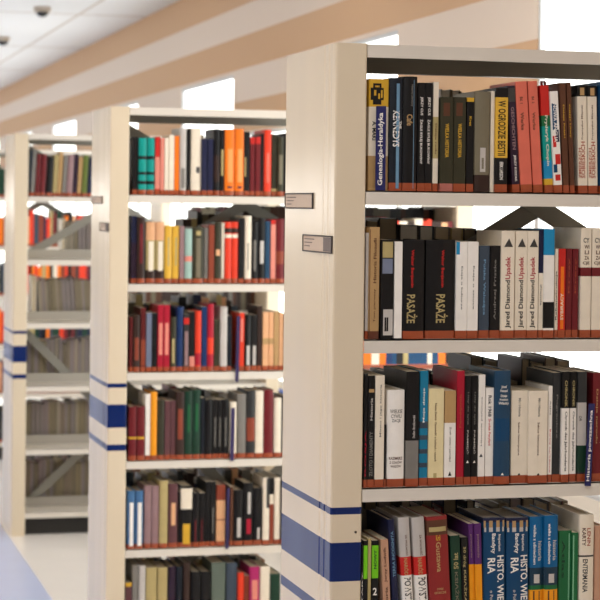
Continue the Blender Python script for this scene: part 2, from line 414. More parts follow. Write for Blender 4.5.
def make_book(wd, h, d, hard, col, decor, tape, ribbon=False, page=0, name='book'):
    """origin: foot of the spine, spine towards -y. Cover, leaves, printed things on the spine."""
    root = empty(name, (0, 0, 0))
    b = min(.16 * wd, .004) if hard else min(.02 * wd, .0006)
    t = min(.0024 if hard else .0007, wd * .2)
    j = .004 if hard else .001
    def ysp(x): return -b * (1 - (2 * x / wd) ** 2)
    outer = [(-wd / 2, d), (-wd / 2, j)]
    if hard: outer += [(-wd / 2 + t * .45, j * .6)]
    ns = 7 if hard else 4
    for k in range(ns + 1):
        x = -wd / 2 * .96 + wd * .96 * k / ns; outer.append((x, ysp(x)))
    if hard: outer += [(wd / 2 - t * .45, j * .6)]
    outer += [(wd / 2, j), (wd / 2, d)]
    inner = [(wd / 2 - t, d), (wd / 2 - t, j + t), (-wd / 2 + t, j + t), (-wd / 2 + t, d)]
    loop = outer + inner
    bands = [x for x in decor if x[0] == 'B']
    cuts = {0.0, 1.0}
    for x in bands: cuts |= {max(0, x[1]), min(1, x[2])}
    tf = .0178 / h
    if tape: cuts.add(tf)
    cuts = sorted(c for c in cuts)
    cols = [col]
    for x in bands:
        if x[3] not in cols: cols.append(x[3])
    if tape: cols.append(tape)
    n = len(loop); V = []; Fc = []; I = []
    for c in cuts: V += [(x, y, c * h) for x, y in loop]
    for q in range(len(cuts) - 1):
        mid = (cuts[q] + cuts[q + 1]) / 2; ci = 0
        for x in bands:
            if x[1] <= mid <= x[2]: ci = cols.index(x[3])
        if tape and mid < tf: ci = len(cols) - 1
        for k in range(n):
            Fc.append((q * n + k, q * n + (k + 1) % n, (q + 1) * n + (k + 1) % n, (q + 1) * n + k)); I.append(ci)
    top = (len(cuts) - 1) * n; no = len(outer)
    def caps(off, flip, ci):
        # walls left, right and the spine web, as a fan of quads between the outer and inner loops
        L = [(0, 1, no + 2, no + 3), (no - 2, no - 1, no, no + 1)]
        mid = list(range(1, no - 1)) + [no + 1, no + 2]
        for f in L + [tuple(mid)]:
            g = tuple(off + a for a in f); Fc.append(tuple(reversed(g)) if flip else g); I.append(ci)
    caps(0, True, I[0]); caps(top, False, 0 if not bands else I[(len(cuts) - 2) * n])
    me = mesh_of('cover', V, Fc, I)
    bm = bmesh.new(); bm.from_mesh(me); bmesh.ops.recalc_face_normals(bm, faces=bm.faces); bm.to_mesh(me); bm.free()
    link('cover', me, [cmat(c) for c in cols], root)
    g = .003 if hard else .0003
    MB().box(-wd / 2 + t + .0001, wd / 2 - t - .0001, j + t + .0002, d - g - .0005, g, h - g).build('pages', pagemat(page), root)
    for x in decor:
        if x[0] == 'P':
            _, a0, a1, q0, q1, c = x
            xs = [-wd / 2 + wd * (a0 + (a1 - a0) * k / 3) for k in range(4)]; z0, z1 = q0 * h, q1 * h
            V = []; Fc = []
            for xx in xs:
                yy = ysp(xx); V += [(xx, yy - .00025, z0), (xx, yy - .00025, z1), (xx, yy - .00002, z0), (xx, yy - .00002, z1)]
            for k in range(3):
                o = 4 * k; Fc += [(o, o + 4, o + 5, o + 1), (o + 2, o + 3, o + 7, o + 6), (o + 1, o + 5, o + 7, o + 3), (o, o + 2, o + 6, o + 4)]
            Fc += [(0, 1, 3, 2), (12, 14, 15, 13)]
            link('spine_label', mesh_of('spine_label', V, Fc), [cmat(c)], root)
        elif x[0] == 'G':
            _, a0, a1, q0, q1, c = x
            xa, xb = -wd / 2 + wd * a0, -wd / 2 + wd * a1
            MB().prism_y([(xa, q0 * h), (xb, q0 * h), (xa * .45 + xb * .55, q1 * h)], ysp((xa + xb) / 2) - .0005, ysp((xa + xb) / 2) - .0001).build('emblem', cmat(c), root)
        elif x[0] == 'T':
            _, s, q0, q1, xc, sz, c, dr = x
            TV, TF, x0, x1, y0, y1 = text_mesh(s)
            V = []
            for vx, vy, _z in TV:
                u = (vx - x0) / (x1 - x0); v = (vy - y0) / (y1 - y0) - .5
                if dr == 'd': px, pz = (xc - .5) * wd + v * sz * wd, (q1 - u * (q1 - q0)) * h
                elif dr == 'u': px, pz = (xc - .5) * wd - v * sz * wd, (q0 + u * (q1 - q0)) * h
                else: px, pz = (xc - .5) * wd + (u - .5) * sz * wd, (q0 + (v + .5) * (q1 - q0)) * h
                px = max(-wd * .495, min(wd * .495, px))
                V.append((px, ysp(px) - .0004, pz))
            link('title_lettering', mesh_of('title_lettering', V, TF), [cmat(c)], root)
    if ribbon:
        r = MB(); P = [(-.003, .0), (-.005, .006), (-.001, .009), (.003, .007), (.005, .0)]
        for k in range(4):
            (xa, za), (xb, zb) = P[k], P[k + 1]
            r.box(min(xa, xb) - .001, max(xa, xb) + .001, .002, .009, h + min(za, zb), h + max(za, zb) + .0008)
        r.build('ribbon', cmat('maroon'), root)
    return root

# per row: (case, shelf, [(centre x, width, height, set-back in mm, tilt, colour, spine decoration, options)])
BOOKS = [
 (0, 0, [
  (32.2, 45.9, 248, 14, 0, 'tan', [('B', 0.75, 1, 'gold'), ('B', 0.31, 0.75, 'cream'), ('P', 0.2, 0.62, 0.77, 0.96, 'black'), ('P', 0.08, 0.74, 0.81, 0.92, 'black'), ('P', 0.25, 0.36, 0.85, 0.9, 'gold'), ('P', 0.46, 0.55, 0.82, 0.87, 'gold'), ('P', 0.3, 0.52, 0.925, 0.94, 'gold'), ('P', 0.6, 0.68, 0.83, 0.9, 'gold'), ('T', 'A. MAKI', 0.45, 0.62, 0.28, 0.2, 'black', 'd')], {'notape': 1, 'desc': 'gold topped book with black ornament'}),
  (71.0, 30.9, 251, 10, 0, 'blackblue', [('P', 0.5, 0.74, 0.02, 0.95, 'steelblue'), ('T', 'KENNEDYS', 0.39, 0.71, 0.5, 0.5, 'white', 'd'), ('T', 'THE', 0.55, 0.62, 0.82, 0.2, 'white', 'd')], {'hard': 1, 'desc': 'dark book with pale blue streak under white capitals'}),  # steelblue streak is a sheen painted on the spine
  (103.9, 33.4, 255, 10, 0, 'black', [('P', 0.72, 0.76, 0.02, 0.97, 'steelblue'), ('T', 'Cafe', 0.57, 0.67, 0.45, 0.4, 'tan', 'd'), ('T', 'Historia Literatury', 0.74, 0.93, 0.6, 0.18, 'grey', 'd')], {'hard': 1}),
  (131.3, 17.0, 242, 11, 0, 'black', [('T', 'JERZY CUS', 0.7, 0.87, 0.5, 0.42, 'white', 'd'), ('T', 'ŻAGLE BYŁEJ BUKOWINY', 0.25, 0.66, 0.5, 0.5, 'white', 'd')], {}),
  (148.4, 17.1, 242, 10, 0, 'black', [('T', 'JERZY CUS', 0.7, 0.87, 0.5, 0.42, 'white', 'd'), ('T', 'ŻAGLE BYŁEJ BUKOWINY', 0.25, 0.66, 0.5, 0.5, 'white', 'd')], {}),
  (165.4, 12.4, 245, 11, 0, 'cream', [('B', 0.3, 0.68, 'khaki'), ('T', 'Dzieje rodu', 0.34, 0.62, 0.5, 0.4, 'brown', 'd')], {}),
  (189.3, 30.1, 211, 3, 0, 'darkolive', [('T', 'WIELKA HISTORIA', 0.36, 0.72, 0.5, 0.3, 'gold', 'd'), ('P', 0.2, 0.7, 0.8, 0.94, 'brown')], {'tapec': 'rosetape'}),
  (220.9, 29.1, 212, 7, 0, 'darkolive', [('T', 'WIELKA HISTORIA', 0.36, 0.72, 0.5, 0.3, 'gold', 'd'), ('P', 0.2, 0.7, 0.8, 0.94, 'brown')], {}),
  (247.4, 17.3, 212, 11, 0, 'black', [('B', 0.955, 1, 'gold'), ('T', 'Kres', 0.7, 0.8, 0.5, 0.3, 'gold', 'd')], {}),
  (275.1, 36.5, 226, 9, 0, 'olivegrey', [('B', 0, 0.17, 'darkbrown'), ('P', 0.35, 0.7, 0.2, 0.44, 'palegrey'), ('P', 0.44, 0.6, 0.23, 0.34, 'olivegrey')], {'notape': 1, 'hard': 1}),
  (300.4, 9.0, 228, 11, 0, 'cream', [], {'notape': 1}),
  (320.0, 29.4, 235, 4, 0, 'black', [('B', 0.33, 0.91, 'yellow'), ('T', 'W OGRODZIE BESTII', 0.35, 0.88, 0.5, 0.62, 'black', 'd'), ('T', 'ERIK LARSON', 0.12, 0.29, 0.5, 0.28, 'white', 'd')], {}),
  (357.9, 17.9, 241, 7, -3.6, 'darkpurple', [('T', 'GESCHICHTEN', 0.4, 0.8, 0.5, 0.42, 'mauve', 'd'), ('T', 'JERZY KOZAK', 0.1, 0.35, 0.5, 0.35, 'white', 'd'), ('B', 0.85, 0.98, 'darkgrey')], {}),
  (382.5, 27.6, 251, 5, -4.0, 'salmon', [('T', 'Werke', 0.56, 0.72, 0.45, 0.3, 'brown', 'd'), ('T', 'Bd. 1', 0.8, 0.86, 0.45, 0.25, 'brown', 'd')], {}),
  (411.5, 22.9, 253, 8, -4.0, 'salmon', [('T', 'Werke', 0.56, 0.72, 0.45, 0.3, 'brown', 'd'), ('T', 'Bd. 2', 0.8, 0.86, 0.45, 0.25, 'brown', 'd')], {}),
  (438.3, 20.5, 244, 8, -3.6, 'red', [('B', 0.62, 0.72, 'green'), ('B', 0.3, 0.62, 'teal'), ('B', 0.1, 0.3, 'skyblue'), ('B', 0.02, 0.13, 'gold'), ('T', 'Fryderyk Chopin', 0.25, 0.72, 0.5, 0.42, 'cream', 'd')], {'ribbon': 1}),
  (458.8, 19.3, 231, 3, -3.6, 'white', [('P', 0.15, 0.7, 0.62, 0.88, 'blue'), ('P', 0.1, 0.5, 0.45, 0.56, 'red'), ('P', 0.5, 0.9, 0.5, 0.62, 'navy'), ('P', 0.3, 0.95, 0.28, 0.38, 'red'), ('P', 0.05, 0.5, 0.2, 0.28, 'blue'), ('P', 0.2, 0.85, 0.12, 0.18, 'red'), ('T', 'NOWA ANGLIA', 0.5, 0.88, 0.5, 0.42, 'white', 'd')], {}),
  (479.1, 14.5, 251, 5, -3, 'brown', [('T', 'Dzieje Polski', 0.5, 0.8, 0.5, 0.3, 'gold', 'd')], {}),
  (494.7, 10.9, 252, 6, -3, 'brown', [('T', 'Dzieje Litwy', 0.5, 0.8, 0.5, 0.35, 'gold', 'd')], {}),
  (522.3, 23.0, 246, 11, -1.5, 'cream', [('B', 0.9, 1, 'black'), ('P', 0.3, 0.75, 0.91, 0.98, 'tan'), ('T', 'SOBIESKICH', 0.14, 0.48, 0.55, 0.42, 'rust', 'u'), ('T', 'ZMIERZCH', 0.14, 0.42, 0.2, 0.25, 'rust', 'u'), ('T', 'Przemysław Milewski', 0.5, 0.82, 0.5, 0.22, 'brown', 'u')], {}),
  (547.0, 22.8, 246, 10, -1.5, 'cream', [('B', 0.9, 1, 'black'), ('P', 0.3, 0.75, 0.91, 0.98, 'tan'), ('T', 'SOBIESKICH', 0.14, 0.48, 0.55, 0.42, 'rust', 'u'), ('T', 'ZMIERZCH', 0.14, 0.42, 0.2, 0.25, 'rust', 'u'), ('T', 'Przemysław Milewski', 0.5, 0.82, 0.5, 0.22, 'brown', 'u')], {}),
  (573.0, 23.3, 256, 4, -1, 'blue', [], {}),
 ]),
 (0, 1, [
  (8.4, 6.4, 236, 10, 0, 'palegrey', [], {}),
  (23.4, 23.8, 249, 4, 0, 'tan', [('P', 0.04, 0.1, 0.02, 0.98, 'brown'), ('T', 'Historia Filozofii', 0.5, 0.9, 0.55, 0.3, 'brown', 'u'), ('T', 'Tom pierwszy', 0.15, 0.45, 0.55, 0.26, 'brown', 'u')], {'tapec': 'darktape'}),
  (52.2, 29.6, 221, -2, 0, 'black', [('P', 0.1, 0.9, 0.82, 0.98, 'khaki'), ('P', 0.1, 0.9, 0.66, 0.81, 'greyblue'), ('P', 0.2, 0.95, 0.04, 0.3, 'palegrey'), ('P', 0.3, 0.6, 0.08, 0.22, 'black')], {'notape': 1, 'desc': 'black book with small pictures on its face'}),
  (77.2, 18.1, 217, -4, 0, 'white', [('B', 0, 0.01, 'black')], {'notape': 1, 'desc': 'plain white narrow book pulled forward'}),
  (115.2, 49.8, 221, 3, 0, 'black', [('T', 'Walter Benjamin', 0.52, 0.9, 0.4, 0.17, 'red', 'd'), ('T', 'PASAŻE', 0.16, 0.45, 0.42, 0.5, 'khaki', 'd')], {'hard': 1}),
  (180.3, 71.6, 221, 11, 0, 'black', [('T', 'Walter Benjamin', 0.52, 0.9, 0.55, 0.12, 'red', 'd'), ('T', 'PASAŻE', 0.16, 0.45, 0.55, 0.4, 'khaki', 'd')], {'hard': 1}),
  (229.2, 26.8, 217, 5, 0, 'white', [('P', 0, 0.3, 0.87, 1, 'skyblue'), ('T', 'Eseje o kulturze', 0.3, 0.75, 0.5, 0.2, 'grey', 'd')], {}),
  (256.0, 25.6, 218, 5, 0, 'white', [('T', 'Eseje o sztuce', 0.3, 0.75, 0.55, 0.2, 'grey', 'd')], {}),
  (285.5, 24.6, 209, 12, 0, 'slate', [('T', 'Polska Walcząca', 0.25, 0.85, 0.5, 0.28, 'steelblue', 'd')], {}),
  (311.5, 24.6, 209, 11, 0, 'black', [('T', 'Andrzej Friszke', 0.2, 0.85, 0.5, 0.28, 'grey', 'u')], {}),
  (339.8, 32.4, 243, 6, 0, 'cream', [('T', 'Jared Diamond', 0.0935, 0.54, 0.55, 0.45, 'black', 'u'), ('T', 'Upadek', 0.55, 0.76, 0.55, 0.48, 'crimson', 'u'), ('G', 0.2, 0.85, 0.85, 0.93, 'darkgrey')], {}),
  (374.2, 29.0, 243, 12, 0, 'cream', [('T', 'Jared Diamond', 0.0935, 0.54, 0.55, 0.48, 'black', 'u'), ('T', 'Upadek', 0.55, 0.76, 0.55, 0.5, 'crimson', 'u'), ('G', 0.2, 0.85, 0.85, 0.93, 'darkgrey')], {}),
  (401.6, 26.1, 243, 8, 0, 'cream', [('T', 'Jared Diamond', 0.0935, 0.54, 0.5, 0.5, 'black', 'u'), ('T', 'Upadek', 0.55, 0.76, 0.5, 0.52, 'crimson', 'u'), ('G', 0.15, 0.9, 0.85, 0.93, 'darkgrey')], {}),
  (421.9, 10.8, 246, 9, 0, 'cream', [('B', 0.6, 1, 'navy'), ('T', 'Ziemia', 0.3, 0.5, 0.5, 0.4, 'grey', 'd')], {}),
  (439.6, 25.5, 248, 5, 0, 'white', [('B', 0.76, 1, 'skyblue'), ('B', 0.09, 0.33, 'black')], {}),
  (460.3, 7.7, 203, 11, 0, 'cream', [('T', 'Rekonstrukcja', 0.2, 0.75, 0.5, 0.6, 'black', 'u')], {}),
  (473.1, 17.0, 203, 9, 0, 'red', [('P', 0.3, 0.75, 0.1, 0.8, 'orange'), ('T', 'SYBIRACY', 0.2, 0.5, 0.5, 0.42, 'cream', 'u')], {}),
  (491.3, 14.6, 203, 12, 0, 'maroon', [('T', 'Kresy', 0.5, 0.9, 0.5, 0.3, 'rust', 'u')], {}),
  (506.8, 14.2, 203, 11, 0, 'maroon', [('T', 'Kresy', 0.5, 0.9, 0.5, 0.3, 'rust', 'u')], {}),
  (530.1, 26.0, 251, 6, 0, 'cream', [('B', 0.56, 0.64, 'maroon'), ('T', 'CY', 0.865, 0.91, 0.5, 0.55, 'charcoal', 'r'), ('T', 'WI', 0.81, 0.845, 0.55, 0.45, 'brown', 'r'), ('T', 'LI', 0.76, 0.795, 0.55, 0.4, 'brown', 'r'), ('T', 'ZA', 0.71, 0.745, 0.55, 0.45, 'brown', 'r'), ('T', 'CJE', 0.66, 0.695, 0.5, 0.65, 'brown', 'r')], {}),
  (558.0, 26.1, 251, 6, 0, 'cream', [('B', 0.56, 0.64, 'maroon'), ('T', 'CY', 0.865, 0.91, 0.5, 0.55, 'charcoal', 'r'), ('T', 'WI', 0.81, 0.845, 0.55, 0.45, 'brown', 'r'), ('T', 'LI', 0.76, 0.795, 0.55, 0.4, 'brown', 'r'), ('T', 'ZA', 0.71, 0.745, 0.55, 0.45, 'brown', 'r'), ('T', 'CJE', 0.66, 0.695, 0.5, 0.65, 'brown', 'r')], {}),
 ]),
 (0, 2, [
  (8.0, 7.3, 253, 4, 0, 'black', [('T', 'ROSJA', 0.1, 0.5, 0.5, 0.5, 'crimson', 'u')], {}),
  (20.6, 15.4, 249, 4, 0, 'black', [('T', 'ZŁOTO I DIAMENTY', 0.1, 0.5, 0.5, 0.5, 'grey', 'u'), ('T', 'Historia', 0.6, 0.8, 0.5, 0.35, 'palegrey', 'u'), ('P', 0.1, 0.9, 0.85, 0.88, 'tan')], {}),
  (40.1, 21.5, 249, 4, 0, 'cream', [('T', 'Miasto i jego historia', 0.45, 0.92, 0.6, 0.25, 'grey', 'u')], {}),
  (54.4, 3.6, 139, 6, 0, 'black', [], {}),
  (78.8, 40.8, 216, 8, 0, 'white', [('T', 'WIELKIE', 0.76, 0.8, 0.5, 0.7, 'grey', 'r'), ('T', 'CYWILI', 0.71, 0.75, 0.5, 0.6, 'grey', 'r'), ('T', 'ZACJE', 0.66, 0.7, 0.5, 0.5, 'grey', 'r'), ('T', 'KAZIMIERZ', 0.28, 0.31, 0.5, 0.75, 'brown', 'r'), ('T', 'Z CZASÓW', 0.24, 0.27, 0.5, 0.7, 'brown', 'r'), ('T', 'WAZÓW', 0.2, 0.23, 0.5, 0.6, 'brown', 'r')], {'hard': 1}),
  (116.5, 29.9, 257, 3, 0, 'black', [('B', 0.0, 0.4, 'grey'), ('T', 'Stefan Bratkowski', 0.42, 0.62, 0.6, 0.2, 'palegrey', 'u')], {}),
  (145.0, 19.5, 258, 9, 0, 'blueteal', [('B', 0.5, 0.56, 'slate'), ('B', 0.4, 0.44, 'slate'), ('B', 0.28, 0.32, 'slate'), ('B', 0.16, 0.2, 'slate'), ('T', 'Moje dzieje', 0.55, 0.85, 0.5, 0.3, 'white', 'u')], {}),
  (173.5, 36.1, 218, 6, 0, 'paleyellow', [('T', 'Nasza Ziemia  Opowieść o ludziach i czasach', 0.25, 0.85, 0.45, 0.18, 'brown', 'd'), ('P', 0.35, 0.55, 0.08, 0.13, 'khaki')], {}),
  (206.6, 26.7, 213, 6, 0, 'white', [('B', 0.66, 1, 'tan'), ('T', 'Znak czasu i pamięci', 0.25, 0.62, 0.5, 0.2, 'grey', 'd'), ('G', 0.35, 0.65, 0.1, 0.15, 'black')], {}),
  (232.4, 18.0, 257, 10, 0, 'crimson', [('T', 'Pamiętnik', 0.5, 0.8, 0.5, 0.3, 'rust', 'u')], {}),
  (249.0, 15.4, 246, 7, 0, 'black', [('T', 'PAMIĘĆ', 0.28, 0.5, 0.5, 0.35, 'palegrey', 'd'), ('T', 'Listy do syna', 0.55, 0.85, 0.5, 0.28, 'grey', 'd'), ('G', 0.3, 0.7, 0.2, 0.225, 'white')], {}),
  (264.8, 14.5, 246, 6, 0, 'black', [('T', 'PAMIĘĆ', 0.28, 0.5, 0.5, 0.35, 'palegrey', 'd'), ('T', 'Listy do syna', 0.55, 0.85, 0.5, 0.28, 'grey', 'd'), ('G', 0.3, 0.7, 0.2, 0.225, 'white')], {}),
  (281.8, 15.9, 248, 7, 0, 'white', [('T', 'Historia państwa', 0.35, 0.8, 0.5, 0.25, 'grey', 'u'), ('G', 0.2, 0.7, 0.25, 0.28, 'black')], {}),
  (301.7, 19.6, 218, 9, 0, 'white', [('T', 'Rok 1968', 0.7, 0.92, 0.5, 0.4, 'black', 'd'), ('T', 'Środek Peryferii', 0.4, 0.68, 0.5, 0.42, 'red', 'd')], {}),
  (330.3, 38.9, 257, 4, 0, 'steel', [('P', 0.08, 0.92, 0.38, 0.58, 'blue'), ('T', 'Józef', 0.84, 0.87, 0.55, 0.35, 'white', 'r'), ('T', 'Hampel', 0.805, 0.835, 0.55, 0.45, 'white', 'r'), ('T', 'Dzieje', 0.76, 0.79, 0.55, 0.4, 'white', 'r'), ('T', 'Polskiej', 0.73, 0.755, 0.55, 0.5, 'white', 'r'), ('T', 'Władzy', 0.695, 0.725, 0.55, 0.65, 'white', 'r'), ('G', 0.4, 0.6, 0.08, 0.1, 'white')], {'hard': 1, 'desc': 'dark blue thick book with small white horizontal title'}),
  (375.0, 40.6, 210, 12, 0, 'cream', [('T', 'Mit i Historia', 0.72, 0.92, 0.5, 0.14, 'grey', 'd'), ('T', 'Szkice historyczne', 0.3, 0.66, 0.45, 0.14, 'brown', 'd'), ('G', 0.42, 0.58, 0.085, 0.11, 'black')], {}),
  (416.9, 46.4, 210, 3, 0, 'cream', [('T', 'Mit i Historia', 0.72, 0.92, 0.55, 0.13, 'grey', 'd'), ('T', 'Szkice historyczne', 0.3, 0.66, 0.5, 0.13, 'brown', 'd'), ('G', 0.45, 0.6, 0.085, 0.11, 'black')], {}),
  (449.0, 9.7, 220, 10, 0, 'white', [('T', 'Barwy narodowe', 0.1, 0.55, 0.5, 0.35, 'red', 'd'), ('T', 'Atlas', 0.7, 0.85, 0.5, 0.3, 'grey', 'd')], {}),
  (465.4, 20.2, 250, 11, 0, 'charcoal', [('T', 'Pogranicze', 0.4, 0.8, 0.5, 0.25, 'grey', 'd')], {}),
  (483.3, 18.3, 253, 3, 0, 'white', [('B', 0.67, 1, 'black'), ('T', 'CHRONIK', 0.68, 0.92, 0.55, 0.35, 'khaki', 'd'), ('T', 'Chronik des Jahrhunderts', 0.1, 0.64, 0.55, 0.38, 'darkgrey', 'd')], {}),
  (504.8, 16.1, 252, 10, 0, 'white', [('B', 0.67, 1, 'black'), ('T', 'CHRONIK', 0.68, 0.92, 0.55, 0.35, 'khaki', 'd'), ('T', 'Chronik des Jahrhunderts', 0.1, 0.64, 0.55, 0.38, 'darkgrey', 'd')], {}),
  (525.6, 21.6, 252, 6, 0, 'charcoal', [('B', 0.33, 0.72, 'palegrey'), ('T', 'OR', 0.55, 0.6, 0.3, 0.3, 'darkgrey', 'd'), ('B', 0.09, 0.33, 'darkgreen')], {}),
  (563.5, 21.7, 249, 8, 0, 'maroon', [('T', 'Dzieje narodu', 0.35, 0.85, 0.45, 0.25, 'tan', 'd')], {}),
 ]),
 (0, 3, [
  (3.6, 3.6, 204, 3, 0, 'black', [('T', 'STARY', 0.3, 0.7, 0.5, 0.5, 'white', 'u')], {}),
  (11.1, 9.1, 212, 3, 0, 'black', [('B', 0.6, 0.95, 'lime')], {}),
  (20.7, 7.1, 216, 5, 0, 'khaki', [], {}),
  (36.0, 15.7, 210, 12, 0, 'black', [('B', 0.6, 0.95, 'lime'), ('T', 'NOWY', 0.7, 0.9, 0.5, 0.4, 'darkgreen', 'u'), ('T', '2', 0.42, 0.5, 0.5, 0.6, 'white', 'r')], {}),
  (65.9, 17.3, 213, 5, -3, 'salmontan', [('T', 'Jerzy Ludwik', 0.55, 0.92, 0.5, 0.4, 'brown', 'u'), ('T', 'Historia', 0.2, 0.5, 0.5, 0.35, 'brown', 'u')], {}),
  (89.1, 15.0, 256, 10, -4, 'navy', [('T', 'TERRA INCOGNITA', 0.5, 0.9, 0.5, 0.42, 'steelblue', 'u')], {'hard': 1}),
  (117.7, 25.6, 260, 11, -3.8, 'palegrey', [('B', 0.18, 0.5, 'white'), ('B', 0.5, 0.66, 'red'), ('T', 'ZA WOLNOŚĆ', 0.67, 0.85, 0.62, 0.22, 'brown', 'd'), ('T', 'NARÓD', 0.5, 0.65, 0.5, 0.42, 'tan', 'd'), ('T', 'POWSTANIE', 0.16, 0.48, 0.55, 0.62, 'darkgrey', 'd')], {'hard': 1}),
  (151.2, 29.3, 259, 11, -3.8, 'palegrey', [('B', 0.18, 0.5, 'white'), ('B', 0.5, 0.66, 'red'), ('T', 'ZA WOLNOŚĆ', 0.67, 0.85, 0.62, 0.22, 'brown', 'd'), ('T', 'NARÓD', 0.5, 0.65, 0.5, 0.42, 'tan', 'd'), ('T', 'POWSTANIE', 0.16, 0.48, 0.55, 0.62, 'darkgrey', 'd')], {'hard': 1}),
  (192.5, 49.5, 260, 6, -3.4, 'brick', [('B', 0.84, 0.97, 'brown'), ('P', 0.1, 0.9, 0.87, 0.91, 'khaki'), ('T', 'Gustawa', 0.52, 0.78, 0.5, 0.24, 'tan', 'd'), ('T', 'Król', 0.79, 0.84, 0.5, 0.2, 'gold', 'r'), ('T', 'DZIEJE', 0.36, 0.38, 0.5, 0.3, 'tan', 'r'), ('T', 'HISTORYCZNE', 0.33, 0.35, 0.5, 0.55, 'tan', 'r')], {'hard': 1}),
  (232.3, 22.4, 216, 6, -3.0, 'darkgreen', [('T', '50 lat', 0.65, 0.82, 0.5, 0.5, 'khaki', 'u'), ('T', 'KSIĄŻKA', 0.25, 0.62, 0.5, 0.5, 'olivegrey', 'd')], {}),
  (252.2, 15.8, 211, 8, -2.2, 'black', [('T', '50 dróg', 0.68, 0.9, 0.45, 0.5, 'khaki', 'd'), ('T', 'KSIĄŻKA', 0.3, 0.65, 0.5, 0.5, 'khaki', 'd')], {}),
  (268.4, 11.8, 241, 10, -2.0, 'amber', [('B', 0.62, 1, 'purple'), ('T', 'powstanie', 0.68, 0.9, 0.5, 0.4, 'mauve', 'd')], {}),
  (282.7, 16.1, 242, 4, -2.0, 'amber', [('B', 0.62, 1, 'purple'), ('T', 'powstanie', 0.68, 0.9, 0.5, 0.4, 'mauve', 'd')], {}),
  (319.0, 52.8, 253, 10, -0.8, 'blue', [('B', 0.96, 1, 'navy'), ('P', 0.03, 0.97, 0.915, 0.975, 'tan'), ('P', 0.05, 0.95, 0.875, 0.915, 'palegrey'), ('T', 'Imperium', 0.7, 0.85, 0.72, 0.15, 'white', 'd'), ('T', 'Bandyty', 0.68, 0.86, 0.44, 0.22, 'white', 'd'), ('T', 'HISTO. WIEK', 0.2, 0.66, 0.78, 0.32, 'white', 'd'), ('T', 'RIA', 0.5, 0.64, 0.36, 0.34, 'white', 'd'), ('T', 'o Polsce', 0.2, 0.35, 0.36, 0.14, 'palegrey', 'd')], {'hard': 1}),
  (375.3, 54.4, 251, 10, -0.8, 'blue', [('B', 0.96, 1, 'navy'), ('P', 0.03, 0.97, 0.915, 0.975, 'tan'), ('P', 0.05, 0.95, 0.875, 0.915, 'palegrey'), ('T', 'Imperium', 0.7, 0.85, 0.72, 0.15, 'white', 'd'), ('T', 'Bandyty', 0.68, 0.86, 0.44, 0.22, 'white', 'd'), ('T', 'HISTO. WIEK', 0.2, 0.66, 0.78, 0.32, 'white', 'd'), ('T', 'RIA', 0.5, 0.64, 0.36, 0.34, 'white', 'd'), ('T', 'o Polsce', 0.2, 0.35, 0.36, 0.14, 'palegrey', 'd')], {'hard': 1}),
  (420.7, 33.5, 252, 11, -0.3, 'brightblue', [('B', 0.0, 0.34, 'amber'), ('P', 0.25, 0.35, 0.01, 0.33, 'brown'), ('P', 0.65, 0.72, 0.01, 0.33, 'brown'), ('B', 0.38, 0.54, 'darkslate'), ('P', 0.3, 0.7, 0.4, 0.48, 'palegrey'), ('B', 0.34, 0.38, 'green'), ('T', 'historia', 0.6, 0.78, 0.72, 0.28, 'palegrey', 'd'), ('T', 'wielka z uśmiechem', 0.57, 0.93, 0.35, 0.2, 'white', 'd')], {'hard': 1}),
  (453.4, 33.1, 255, 3, -0.3, 'brightblue', [('B', 0.0, 0.34, 'amber'), ('P', 0.25, 0.35, 0.01, 0.33, 'brown'), ('P', 0.65, 0.72, 0.01, 0.33, 'brown'), ('B', 0.38, 0.54, 'darkslate'), ('P', 0.3, 0.7, 0.4, 0.48, 'palegrey'), ('B', 0.34, 0.38, 'green'), ('T', 'historia', 0.6, 0.78, 0.72, 0.28, 'palegrey', 'd'), ('T', 'wielka z uśmiechem', 0.57, 0.93, 0.35, 0.2, 'white', 'd')], {'hard': 1}),
  (490.9, 31.4, 218, 12, 0, 'green', [('P', 0.75, 0.85, 0.02, 0.97, 'lightgreen'), ('T', 'Atlas', 0.5, 0.9, 0.35, 0.25, 'darkgreen', 'd')], {'notape': 1}),
  (512.2, 14.2, 214, 4, 0, 'green', [('P', 0.1, 0.3, 0.02, 0.97, 'lightgreen')], {'notape': 1}),
  (540.3, 36.5, 254, 6, 0, 'cream', [('B', 0.62, 0.635, 'charcoal'), ('T', 'LENIN', 0.72, 0.88, 0.62, 0.24, 'rust', 'd'), ('T', 'KARTY', 0.72, 0.88, 0.3, 0.24, 'brown', 'd'), ('T', 'ENTERMANIA', 0.3, 0.6, 0.4, 0.32, 'charcoal', 'd'), ('P', 0.1, 0.9, 0.02, 0.22, 'charcoal')], {'hard': 1}),
  (573.0, 23.0, 227, 8, 0, 'salmontan', [], {'hard': 1}),
 ]),
 (1, 0, [
  (25.9, 20.1, 213, 13, 0, 'black', [], {}),
  (51.7, 28.8, 210, 7, 0, 'teal', [('B', 0.62, 0.68, 'black'), ('B', 0.35, 0.4, 'black'), ('B', 0.18, 0.24, 'black')], {}),
  (83.8, 28.9, 211, 13, 0, 'teal', [('B', 0.62, 0.68, 'black'), ('B', 0.35, 0.4, 'black'), ('B', 0.18, 0.24, 'black')], {}),
  (109.0, 18.3, 215, 9, 0, 'red', [('B', 0.1, 0.65, 'pink')], {}),
  (126.1, 13.4, 211, 6, 0, 'pink', [], {}),
  (142.2, 15.3, 212, 6, 0, 'cream', [], {}),
  (160.9, 19.1, 223, 5, 0, 'cream', [], {}),
  (180.6, 17.2, 220, 4, 0, 'orange', [], {}),
  (203.9, 24.1, 250, 5, 0, 'palegrey', [('P', 0.2, 0.8, 0.1, 0.4, 'grey')], {}),
  (226.1, 12.7, 247, 11, 0, 'black', [], {}),
  (255.5, 39.5, 252, 14, 0, 'cream', [('P', 0.5, 0.85, 0.33, 0.42, 'darkgrey')], {}),
